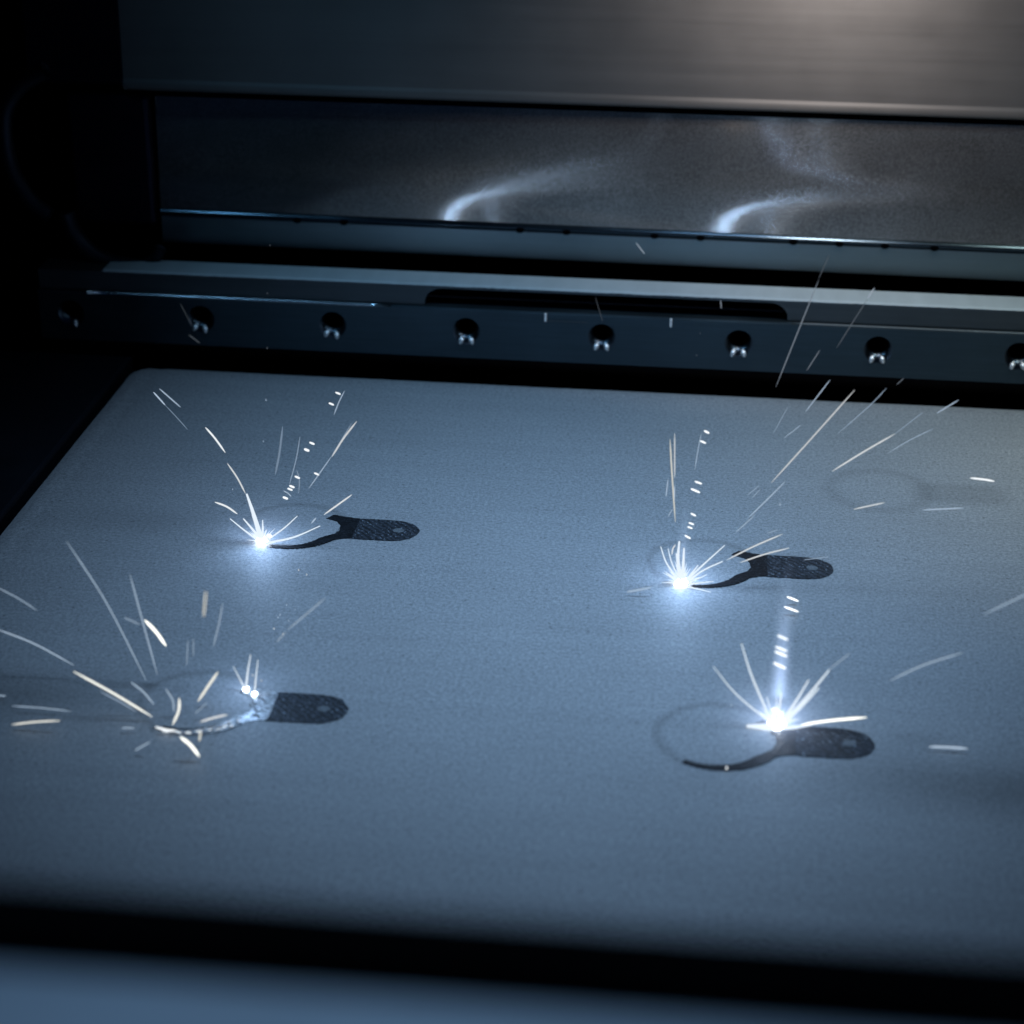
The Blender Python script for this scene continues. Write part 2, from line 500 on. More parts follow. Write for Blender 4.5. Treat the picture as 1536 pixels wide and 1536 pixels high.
# rim on top with a rough front edge
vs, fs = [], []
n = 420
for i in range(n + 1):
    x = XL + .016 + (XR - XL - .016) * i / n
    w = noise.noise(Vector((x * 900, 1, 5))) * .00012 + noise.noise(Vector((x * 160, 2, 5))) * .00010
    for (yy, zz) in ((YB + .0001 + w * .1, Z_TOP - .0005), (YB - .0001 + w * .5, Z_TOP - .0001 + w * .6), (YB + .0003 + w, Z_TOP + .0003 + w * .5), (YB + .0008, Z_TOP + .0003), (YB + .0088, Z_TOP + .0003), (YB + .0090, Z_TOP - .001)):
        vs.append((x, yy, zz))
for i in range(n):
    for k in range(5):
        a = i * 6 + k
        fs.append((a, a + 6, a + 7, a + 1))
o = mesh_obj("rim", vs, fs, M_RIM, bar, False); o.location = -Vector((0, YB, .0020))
# lower front plate with holes
YP = YB - .0012
ZP0, ZP1 = .0022, Z_SEAM - .0002
hx = [.0120 + .0321 * k for k in range(-4, 6)]
hz = .0089; hr = .0033
bm = bmesh.new()
def quad(a, b, c, d):
    bm.faces.new([bm.verts.new(p) for p in (a, b, c, d)])
half = .0048
NS = 48
cur = XL
px0, px1 = -.0014, .0280      # little pocket in the top of the plate
for x in hx:
    if x + half > XR: break
    quad((cur, YP, ZP0), (x - half, YP, ZP0), (x - half, YP, ZP1 - .0005), (cur, YP, ZP1 - .0005))
    # cell with a round hole
    ring = []; outer = []
    for i in range(NS):
        a = 2 * math.pi * i / NS
        c, s = math.cos(a), math.sin(a)
        ring.append(bm.verts.new((x + hr * c, YP, hz + hr * s)))
        m_ = max(abs(c), abs(s))
        ox, oz = x + half * c / m_, hz + s / m_ * (ZP1 - .0005 - hz if s > 0 else hz - ZP0)
        outer.append(bm.verts.new((ox, YP, oz)))
    for i in range(NS):
        bm.faces.new((outer[i], outer[(i + 1) % NS], ring[(i + 1) % NS], ring[i]))
    cur = x + half
quad((cur, YP, ZP0), (XR, YP, ZP0), (XR, YP, ZP1 - .0005), (cur, YP, ZP1 - .0005))
# chamfered top edge, top face, under face
quad((XL, YP, ZP1 - .0005), (XR, YP, ZP1 - .0005), (XR, YP + .0002, ZP1 - .0001), (XL, YP + .0002, ZP1 - .0001))
quad((XL, YP + .0002, ZP1 - .0001), (XR, YP + .0002, ZP1 - .0001), (XR, YP + .0005, ZP1), (XL, YP + .0005, ZP1))
quad((XL, YP + .0005, ZP1), (XR, YP + .0005, ZP1), (XR, YP + .0075, ZP1), (XL, YP + .0075, ZP1))
quad((XL, YP, ZP0), (XR, YP, ZP0), (XR, YP + .0075, ZP0), (XL, YP + .0075, ZP0))
bmesh.ops.remove_doubles(bm, verts=bm.verts, dist=1e-6)
pl = badd("front_plate", bm, M_PLATE)
badd("plate_end", box_bm(XL - .0002, XL + .0001, YP, YP + .0075, ZP0, ZP1), M_PLATE)
badd("plate_back", box_bm(XL, XR, YP + .0065, YP + .0075, ZP0 - .001, ZP1 - .0001), M_BLACK)
P = [Vector((x_, YP + .00042, ZP1 - .00030)) for x_ in [XL + .012 + (XR - XL - .012) * i / 60 for i in range(61)]]
P = [p for p in P if p.x < SX0 - .003] 
vs, fs = tube(P, [.00042] * len(P), 12)
o = mesh_obj("plate_edge", vs, fs, M_EDGE, bar, True); o.location = -Vector((0, YB, .0020))
P = [Vector((x_, YP + .00042, ZP1 - .00030)) for x_ in [SX1 + .001 + (XR - SX1 - .001) * i / 40 for i in range(41)]]
vs, fs = tube(P, [.00040] * len(P), 12)
o = mesh_obj("plate_edge", vs, fs, M_UPPER, bar, True); o.location = -Vector((0, YB, .0020))
# pocket frame, its two ends coloured white as lamp highlights
badd("pocket_end", box_bm(px0 - .00015, px0 + .00035, YP - .0005, YP + .0001, ZP1 - .0022, ZP1 - .0002, .0001), M_TICK)
badd("pocket_end", box_bm(px1 - .00015, px1 + .00035, YP - .0005, YP + .0001, ZP1 - .0022, ZP1 - .0002, .0001), M_TICK)
badd("pocket_line", box_bm(px0 + .0006, px0 + .0100, YP - .0002, YP + .0001, ZP1 - .0022, ZP1 - .0020), M_UPPER)
# nozzles
for x in hx:
    if x + half > XR: break
    bm = bmesh.new()
    prof = [(hr, 0.0), (hr - .00012, .00003), (hr - .00035, .00016), (hr - .00060, .00038), (hr - .00082, .00068), (hr - .00100, .00105), (hr - .00110, .00145)]
    rings = []
    for (r, d) in prof:
        rings.append([bm.verts.new((x + r * math.cos(2 * math.pi * i / NS), YP + d, hz + .92 * (hr - r) + r * math.sin(2 * math.pi * i / NS))) for i in range(NS)])
    for a, b in zip(rings, rings[1:]):
        for i in range(NS):
            bm.faces.new((a[i], a[(i + 1) % NS], b[(i + 1) % NS], b[i]))
    nz = badd("nozzle", bm, M_CHROME, True)
    for p in nz.data.polygons:
        if p.normal.y > 0: p.flip()
    bm = bmesh.new()
    prof = [(hr - .00110, .00145), (hr - .00112, .0030), (hr - .00114, .0062), (0.00005, .0063)]
    rings = []
    for (r, d) in prof:
        rings.append([bm.verts.new((x + r * math.cos(2 * math.pi * i / 24), YP + d, hz + .92 * .00110 + r * math.sin(2 * math.pi * i / 24))) for i in range(24)])
    for a, b in zip(rings, rings[1:]):
        for i in range(24):
            bm.faces.new((a[i], a[(i + 1) % 24], b[(i + 1) % 24], b[i]))
    br = bm_obj("bore", bm, M_BLACK, nz, True)
    for a_ in ((-27, 27) if x > -.10 else (27,)):                       # bright capsules added as lamp glints in each lower rim
        t_ = math.radians(a_ - 90 + 4 * (1 if x < -.04 else 0) * -2)
        rr_ = hr - .00062
        c_ = Vector((x + rr_ * math.cos(t_), YP + .0001, hz + rr_ * math.sin(t_)))
        d_ = Vector((math.cos(t_) * .8, -.5, math.sin(t_))).normalized() * .00070
        q_ = [c_ - d_ * 1.4, c_ - d_ * 1.1, c_ - d_ * .5, c_, c_ + d_ * .5, c_ + d_ * 1.1, c_ + d_ * 1.4]
        vs, fs = tube(q_, [.0001, .00038, .00058, .00064, .00058, .00038, .0001], 12)
        mesh_obj("lip_glint", vs, fs, M_GLINT, nz, True)

# ================================================================== FRONT SILL (out of focus in front)
ZS = ZSILL
pA = on_z(0, 1308, ZS); pB = on_z(1536, 1420, ZS); pC = on_z(0, 1420, ZS); pD = on_z(1536, 1530, ZS)
ybk = (pA.y + pB.y) / 2; yfr = (pC.y + pD.y) / 2
sl = empty("door_sill", (0, ybk, ZS))
tag(sl, "blurred foreground door sill with black seal strip across the bottom", "door sill")
skew = (pB.y - pA.y) / (pB.x - pA.x)
def sill(name, ya, yb, z0, z1, mat, bev):
    bm = box_bm(-.25, .25, ya, yb, z0, z1, bev, 3)
    for v in bm.verts: v.co.y += skew * (v.co.x - (pA.x + pB.x) / 2)
    o = bm_obj(name, bm, mat, sl, True)
    o.location = -Vector((0, ybk, ZS))
sill("seal_strip", yfr, ybk, ZS - .006, ZS, M_BLACK, .0012)
sill("sill_top", yfr - .05, yfr + .0002, ZS - .008, ZS - .0012, M_SILL, .0004)

# ================================================================== PRINTED PARTS
def ragged(pts, amp, f, seed):
    out = []
    for i, p in enumerate(pts):
        n_ = noise.noise_vector(Vector((p[0] * f, p[1] * f, seed)))
        out.append((p[0] + n_.x * amp, p[1] + n_.y * amp))
    return out
def dens(pts, step=.00035):
    out = []
    for i in range(len(pts)):
        a = Vector(pts[i]); b = Vector(pts[(i + 1) % len(pts)])
        n_ = max(1, int((b - a).length / step))
        for k in range(n_): out.append(tuple(a.lerp(b, k / n_)))
    return out
def slab(name, outline, z0, z1, mat, parent, seed, amp=.00026, f=1700, smooth=False):
    o2 = ragged(dens(outline), amp, f, seed)
    bm = bmesh.new()
    top = [bm.verts.new((x, y, z1)) for x, y in o2]
    bot = [bm.verts.new((x + (0), y, z0)) for x, y in o2]
    n_ = len(top)
    tf = bm.faces.new(top)
    for i in range(n_):
        bm.faces.new((top[i], top[(i + 1) % n_], bot[(i + 1) % n_], bot[i]))
    bmesh.ops.triangulate(bm, faces=[tf], ngon_method='EAR_CLIP')
    return bm_obj(name, bm, mat, parent)

R = .0106
TW = .0046
XT0, XT1 = .0122, .0249
def tab_outline():
    o = [(XT0, -TW)]
    cx = XT1 - TW * 1.15
    for i in range(17):
        a = -math.pi / 2 + math.pi * i / 16
        o.append((cx + TW * 1.15 * math.cos(a), TW * math.sin(a)))
    o.append((XT0, TW))
    return o
def neck_outline(spur=1.0):
    return [(XT0 + .0002, -TW * .98), (.0108, -.0047), (.0090, -.0056), (.0086, -.0036), (.0093, -.0010), (.0091, .0012), (.0080, .0028),
            (.0068 - .0012 * spur, .0040), (.0076 - .0006 * spur, .0050 + .0008 * spur), (.0098, .0050), (XT0 + .0002, TW * .98)]
def band(name, a0, a1, w0, w1, z1, mat, parent, seed, rr_=0.0, amp=.00022, pw=1.25):
    """crescent between the ring's outer circle and an inner curve, angles in degrees"""
    n_ = 90
    vs, fs = [], []
    for i in range(n_ + 1):
        t = i / n_
        a = math.radians(a0 + (a1 - a0) * t)
        w = (w0 + (w1 - w0) * t ** pw) * (1 - .78 * max(0, (t - .68) / .32) ** 1.2)
        nz1 = noise.noise(Vector((a * 22, seed, 0))) * amp + noise.noise(Vector((a * 70, seed, 4))) * amp
        nz2 = noise.noise(Vector((a * 22, seed, 8))) * amp + noise.noise(Vector((a * 70, seed, 9))) * amp
        ro = R + rr_ + nz1; ri = min(R + rr_ - w + nz2, ro - .00008)
        for r_, z_ in ((ro + .0001, -.0002), (ro, z1), ((ro + ri) / 2, z1 + .00004), (ri, z1), (ri - .0001, -.0002)):
            vs.append((r_ * math.cos(a), r_ * math.sin(a), z_))
    for i in range(n_):
        for k in range(4):
            q = i * 5 + k
            fs.append((q, q + 1, q + 6, q + 5))
    bm = bmesh.new()
    bv = [bm.verts.new(v) for v in vs]
    for f in fs: bm.faces.new([bv[q] for q in f])
    bm.faces.new([bv[q] for q in range(5)]); bm.faces.new([bv[n_ * 5 + q] for q in range(5)])
    return bm_obj(name, bm, mat, parent)
GR = "key shaped parts being welded in the powder"
def part(key, label, a0, silver=False, w0=.0006, w1=.0037):
    e = empty("metal_part", KEYS[key])
    tag(e, label, "metal part", GR)
    sd = {'A': 1, 'B': 2, 'C': 3, 'D': 4}[key]
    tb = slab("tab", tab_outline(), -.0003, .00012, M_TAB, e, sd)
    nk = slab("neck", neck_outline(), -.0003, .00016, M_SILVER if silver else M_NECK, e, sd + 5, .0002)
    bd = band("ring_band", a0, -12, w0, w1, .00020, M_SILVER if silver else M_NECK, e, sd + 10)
    if silver:   # overlapping weld tracks laid side by side
        rr = random.Random(5)
        for i in range(64):
            t = rr.random()
            if t < .55:
                x = rr.uniform(.0086, .0118); y = rr.uniform(-.0042, .0042); a = math.radians(rr.uniform(-65, -25)) ; ln = rr.uniform(.0008, .0018)
            else:
                aa = math.radians(rr.uniform(-100, -30)); w = .0003 + .0027 * ((math.degrees(aa) + 118) / 94) ** 1.5
                r = R - rr.uniform(.1, .9) * w; x, y = r * math.cos(aa), r * math.sin(aa); a = aa + math.pi / 2 + rr.uniform(-.25, .25); ln = rr.uniform(.0008, .002)
            d = Vector((math.cos(a), math.sin(a), 0)) * ln / 2
            c0 = Vector((x, y, .00020))
            P = [c0 - d, c0 - d * .5 + Vector((0, 0, .00005)), c0 + Vector((0, 0, .00008)), c0 + d * .5 + Vector((0, 0, .00005)), c0 + d]
            vs, fs = tube(P, [.00003, .00010, .00013, .00010, .00003], 7)
            mesh_obj("weld_track", vs, fs, M_SILVER, e, True)
        for aa, ab, rr2, wd in ((-119, -112, R - .0002, .00013), (-111, -103, R - .0001, .00022), (-101, -92, R - .0002, .00012), (-89, -82, R - .0003, .00012), (-80, -72, R - .0006, .00014), (-69, -64, R - .0007, .00012), (-61, -56, R - .0004, .00012), (-54, -48, R - .0009, .00010), (-47, -44, R - .0004, .00010), (-50, -41, R - .0016, .00009), (-38, -33, R - .0010, .00009)):
            P = [Vector((rr2 * math.cos(math.radians(q)), rr2 * math.sin(math.radians(q)), .00026)) for q in [aa + (ab - aa) * i / 6 for i in range(7)]]
            vs, fs = tube(P, [wd * 1.35 * k_ for k_ in (.3, .8, 1, 1.1, 1, .8, .3)], 7)
            mesh_obj("hot_bead", vs, fs, M_HOT, e, True)
        band("ring_inner_edge", -114, -16, .0009, .0026, .00008, M_NECK, e, 31, -.0007)
    # round powder filled hole in the tab
    pts = [(.0209 + .0011 * math.cos(t * math.pi / 8), .0001 + .0010 * math.sin(t * math.pi / 8)) for t in range(16)]
    slab("tab_hole", pts, .0, .00019, M_HOLE, e, sd + 20, .0001)
    # bright grains on the edges and surface
    rr = random.Random(sd)
    vs, fs = [], []
    for i in range(46):
        if rr.random() < .6:
            x = rr.uniform(XT0, XT1 - .001); y = rr.choice((-1, 1)) * (TW * (1 if x < XT1 - TW else .8) - rr.uniform(0, .0004))
        else:
            x = rr.uniform(XT0, XT1 - .0012); y = rr.uniform(-TW, TW) * .85
        s = rr.uniform(.00005, .00014)
        b0 = len(vs)
        for q in ((1, 0, 0), (-1, 0, 0), (0, 1, 0), (0, -1, 0), (0, 0, 1), (0, 0, -1)):
            vs.append((x + q[0] * s, y + q[1] * s, .00018 + q[2] * s))
        for t in ((0, 2, 4), (2, 1, 4), (1, 3, 4), (3, 0, 4), (2, 0, 5), (1, 2, 5), (3, 1, 5), (0, 3, 5)):
            fs.append(tuple(b0 + q for q in t))
    tag(mesh_obj("spatter_grains", vs, fs, M_CHROME, e, True), kind='stuff')
    return e
part('A', "dark fused part with forked neck on the powder, back left of the four", -104)
part('B', "dark fused part with a straight line across its neck, back right of the four", -98)
part('C', "fused part with a silvery rippled neck, front left of the four", -122, True)
part('D', "dark fused part with black curved tail reaching left, front right of the four", -122, w0=.0010, w1=.0032)

# ================================================================== WELDS
WPX = {'A': (393, 815), 'B': (1022, 877), 'D': (1165, 1090), 'C': (370, 1034)}
def bloom_and_vapour_mat(name, k, a, col, rmax):
    m = bpy.data.materials.new(name); m.use_nodes = True
    nt = m.node_tree; nt.nodes.clear()
    out = N(nt, "ShaderNodeOutputMaterial")
    tc = N(nt, "ShaderNodeTexCoord")
    ln = N(nt, "ShaderNodeVectorMath", operation='LENGTH')
    nt.links.new(tc.outputs["Object"], ln.inputs[0])
    r = ln.outputs["Value"]
    q = math_n(nt, 'ADD', math_n(nt, 'MULTIPLY', r, r), a * a)
    e = math_n(nt, 'DIVIDE', k, q)
    e = math_n(nt, 'MULTIPLY', e, math_n(nt, 'POWER', math_n(nt, 'SUBTRACT', 1.0, math_n(nt, 'DIVIDE', r, rmax), clamp=True), 1.5))
    em = N(nt, "ShaderNodeEmission"); em.inputs[0].default_value = (*col, 1)
    nt.links.new(e, em.inputs[1]); nt.links.new(em.outputs[0], out.inputs["Volume"])
    return m
def dome(r, sq=1.0, n=24, zc=.0004):
    bm = bmesh.new()
    bmesh.ops.create_uvsphere(bm, u_segments=n, v_segments=n // 2, radius=r)
    bmesh.ops.bisect_plane(bm, geom=list(bm.verts) + list(bm.edges) + list(bm.faces), plane_co=(0, 0, zc), plane_no=(0, 0, -1), clear_outer=True)
    bmesh.ops.holes_fill(bm, edges=[e for e in bm.edges if e.is_boundary])
    return bm
def blob(r, seed, n=2):
    bm = bmesh.new()
    bmesh.ops.create_icosphere(bm, subdivisions=3, radius=r)
    for v in bm.verts:
        v.co *= 1 + .28 * noise.noise(v.co / r * 1.7 + Vector((seed, 0, 0)))
        v.co.z *= .8
    return bm
def weld(key, label, pos, core_r, power, glow_r, gk, rays, second=None):
    p = Vector(pos)
    e = empty("weld_flash", p)
    tag(e, label, "weld flash", "glowing weld points on the powder")
    bm = blob(core_r, ord(key))
    bmesh.ops.translate(bm, vec=(0, 0, core_r * .4), verts=bm.verts)
    bm_obj("molten_core", bm, M_CORE, e, True)
    if second:
        bm = blob(core_r * .85, ord(key) + 3)
        bmesh.ops.translate(bm, vec=Vector(second) + Vector((0, 0, core_r * .6)), verts=bm.verts)
        bm_obj("molten_core", bm, M_CORE, e, True)
    g = bm_obj("bloom_glow", dome(glow_r), bloom_and_vapour_mat("bloom_glow_" + key.lower(), gk, .0009, (.50, .66, 1.0), glow_r), e)  # glowing volume added for the bloom round the flash
    if key in 'BD':
        vc = bm_obj("vapour_column", dome(.0024 if key == 'D' else .0016), bloom_and_vapour_mat("vapour_column_" + key.lower(), .00100 if key == 'D' else .00035, .0012, (.50, .66, 1.0), .0024 if key == 'D' else .0016), e)
        vc.scale = (1, 1, 14.0)
    d = bpy.data.lights.new("weld_light", 'POINT'); d.energy = power; d.color = (.42, .64, 1.0); d.shadow_soft_size = .0009
    l = bpy.data.objects.new("weld_light", d); COL.objects.link(l); l.parent = e; l.location = (0, 0, .0068)
    rs_ = random.Random(ord(key))
    for i_ in range(0 if second else 22):          # short star spikes round the core
        az = rs_.uniform(0, 2 * math.pi); el = math.radians(rs_.uniform(2, 65))
        ln_ = core_r * rs_.uniform(1.5, 3.4)
        d_ = Vector((math.cos(az) * math.cos(el), math.sin(az) * math.cos(el) , math.sin(el))) * ln_
        q_ = [Vector((0, 0, core_r * .3)) + d_ * f_ for f_ in (0, .35, .7, 1)]
        vs, fs = tube(q_, [core_r * .30, core_r * .16, core_r * .07, .00002], 6)
        mesh_obj("ray", vs, fs, M_RAY, e, True)
    for pts, w in rays:
        P = []
        for (a, b) in pts:
            q = on_y(a, b, p.y - .0002)
            if q.z < .0004: q = on_z(a, b, .0004)
            P.append(q - p)
        P = curve_pts(P, 6)
        sc = 1 / 7700
        n_ = len(P)
        rad = [max(.00003, w / 2 * sc * (.35 + .65 * (i / (n_ - 1)))) for i in range(n_)]   # thin far tip, thick at the core
        vs, fs = tube(P, rad, 6)
        mesh_obj("ray", vs, fs, M_RAY, e, True)
    return e
# rays run from far tip to core
weld('A', "brilliant white weld point with fan of rays, back left on the powder", on_z(393, 815), .00115, .0052, .0125, .00034, [
    ([(370, 741), (380, 770), (391, 806)], 9), ([(365, 778), (378, 793), (390, 808)], 5), ([(345, 778), (366, 795), (388, 811)], 3.5),
    ([(394, 780), (394, 808)], 4), ([(446, 774), (425, 793), (398, 812)], 3), ([(480, 789), (440, 806), (398, 815)], 4), ([(378, 772), (390, 808)], 4)])
weld('B', "brilliant white weld point with tall white spike, back right on the powder", on_z(1022, 877), .00130, .0070, .0125, .00042, [
    ([(991, 820), (1000, 845), (1018, 870)], 3.5), ([(1002, 823), (1008, 845), (1019, 868)], 3), ([(1019, 812), (1017, 840), (1021, 870)], 7),
    ([(1026, 822), (1025, 845), (1023, 870)], 6), ([(1014, 830), (1020, 870)], 4), ([(1047, 848), (1028, 872)], 4), ([(1087, 818), (1056, 846), (1027, 873)], 3.5),
    ([(1084, 842), (1054, 856), (1028, 875)], 4), ([(1070, 872), (1027, 877)], 3), ([(1066, 888), (1028, 879)], 2.5), ([(1060, 862), (1028, 877)], 3)])
weld('D', "largest brilliant white weld flash with streaks to the right, front right", on_z(1165, 1090), .00150, .0012, .0150, .0014, [
    ([(1120, 1089), (1140, 1090), (1160, 1092)], 11), ([(1213, 1020), (1192, 1055), (1170, 1086)], 5), ([(1244, 1005), (1208, 1048), (1171, 1088)], 5),
    ([(1228, 1032), (1202, 1060), (1172, 1088)], 5), ([(1070, 1000), (1105, 1042), (1158, 1086)], 2.5), ([(1112, 965), (1128, 1015), (1158, 1084)], 3.5),
    ([(1217, 1087), (1190, 1091), (1170, 1092)], 7), ([(1150, 1045), (1162, 1086)], 3), ([(1172, 1040), (1166, 1086)], 5)])
c1 = on_z(369, 1035); c2 = on_z(382, 1043)
weld('C', "pair of small white weld sparks touching the silvery neck, front left", c1, .00052, .0018, .0060, .00012, [
    ([(376, 982), (372, 1005), (369, 1031)], 3), ([(387, 990), (384, 1015), (382, 1039)], 2.5), ([(350, 1000), (359, 1017), (367, 1032)], 2.2)], second=c2 - c1)

# ================================================================== SPARKS
TINT = {'w': (.93, .97, 1.0), 'y': (1.0, 1.0, .92), 'b': (.55, .74, 1.1), 'd': (0, 0, 0), 'e': (.80, .95, 1.15)}
_em = {}
def spark_mat(b, t):
    k = (round(b, 2), t)
    if k not in _em:
        if t in 'db':      # faint sparks: tone of the lit bed added into their glow
            q = b * (1.0 if t == 'd' else .8)
            _em[k] = emis("spark_glow", (.09 + .66 * q, .14 + .78 * q, .21 + .92 * q), 1.0)
        else:
            _em[k] = emis("spark_glow", TINT[t], b)
    return _em[k]
def spark(pts, w, b, label, t='w', near=None, cat="spark", group=None, Y=None, ends=.3):
    low = max(pts, key=lambda p: p[1])
    yb = on_z(low[0], low[1], .0006).y
    if Y is None:
        Y = yb - .001 if near is None else min(yb - .0005, near)
    Y = min(Y, yb - .0002)
    if t == 'w' and b < .6: t = 'd'
    if low[1] < 585: t = {'d': 'e', 'b': 'e'}.get(t, t)
    if w > 3.4: w *= .78 if b < 1.4 else .88
    P = [on_y(a, c, Y) for a, c in pts]
    dist = (P[0] - CAM).length
    C = curve_pts(P, 8)
    base = C[0].copy()
    n_ = len(C)
    r = w / 2 * dist / 2984.9
    rad = []
    for i in range(n_):
        u = i / (n_ - 1)
        rad.append(r * (ends + (1 - ends) * min(1, 6 * min(u, 1 - u))))
    vs, fs = tube([q - base for q in C], rad, 7)
    o = mesh_obj("spark", vs, fs, spark_mat(b, t), None, True)
    o.location = base
    tag(o, label, cat, group)
    return o
YW = {k: on_z(*v).y for k, v in WPX.items()}
GA, GB, GC, GD = ("sparks thrown from the back left weld", "sparks thrown from the back right weld",
                  "sparks thrown from the front left weld", "sparks thrown from the front right weld")
DA = "short reflected light dashes above the back left weld"; DB = "short reflected light dashes above the back right weld"; DD = "short reflected light dashes above the front right weld"  # window glass reflections of the welds, built as floating glowing dashes
#  points, width px, brightness, tint, label
SA = [
 ([(230, 588), (248, 608)], 2.2, .55, 'w', "short thin bright spark, the topmost left of the back left weld's sparks"),
 ([(239, 583), (271, 611)], 2.2, .38, 'w', "thin pale spark lying just right of the topmost left spark, back left"),
 ([(248, 608), (265, 626), (282, 645)], 1.4, .17, 'b', "very faint bent thread below the two top left sparks"),
 ([(308, 641), (322, 657), (338, 679)], 3.0, .95, 'w', "bright slanting spark high up left of the back left weld"),
 ([(341, 695), (356, 717), (368, 740)], 2.6, .70, 'w', "straight spark pointing down into the tall ray of the back left weld"),
 ([(322, 753), (340, 760), (356, 771)], 3.0, .90, 'w', "short bright spark low on the left of the back left weld"),
 ([(474, 777), (467, 785)], 2.2, .5, 'w', "tiny spark in the middle between back left weld and its part's neck"),
 ([(528, 742), (486, 772)], 2.6, .8, 'w', "bright slanting spark just above the forked neck, back left"),
 ([(535, 632), (515, 658), (498, 685)], 2.8, .65, 'w', "bright long straight spark up right of the back left weld"),
 ([(528, 634), (496, 686)], 1.2, .3, 'w', "hair thin twin line on the left side of the long straight spark"),
 ([(497, 685), (463, 733)], 1.8, .36, 'w', "thin spark continuing below the long straight spark, back left"),
 ([(517, 586), (508, 604), (501, 622)], 1.8, .36, 'w', "thin spark beside the two topmost light dashes, back left"),
 ([(450, 655), (444, 690), (434, 727)], 1.5, .26, 'w', "faint upright thread above the two stacked light dashes"),
 ([(445, 705), (449, 720), (448, 740)], 1.4, .24, 'w', "faint curved hook right of the two stacked light dashes"),
 ([(425, 736), (432, 740), (437, 745)], 2.0, .4, 'w', "tiny bent spark over the lowest light dash, back left"),
 ([(424, 640), (419, 680), (413, 712)], 3.2, .17, 'b', "wide dim blue upright streak over the back left weld"),
]
DASH_A = [((507, 590), 3.6, "topmost of the light dashes over the back left weld"), ((497, 606), 3.6, "second light dash from the top over the back left weld"),
 ((468, 665), 4, "light dash halfway up, upper one of the middle pair, back left"), ((460, 675), 5, "light dash halfway up, lower one of the middle pair, back left"),
 ((475, 711), 3.6, "light dash crossing a thin spark line, back left"), ((446, 716), 4.2, "single light dash above the two stacked ones, back left"),
 ((438, 730), 4.2, "upper one of the two stacked light dashes, back left"), ((435, 734), 3.8, "lower one of the two stacked light dashes, back left"),
 ((428, 747), 4.6, "lowest light dash over the back left weld"), ((404, 804), 8, "bright bead touching the right side of the back left weld")]
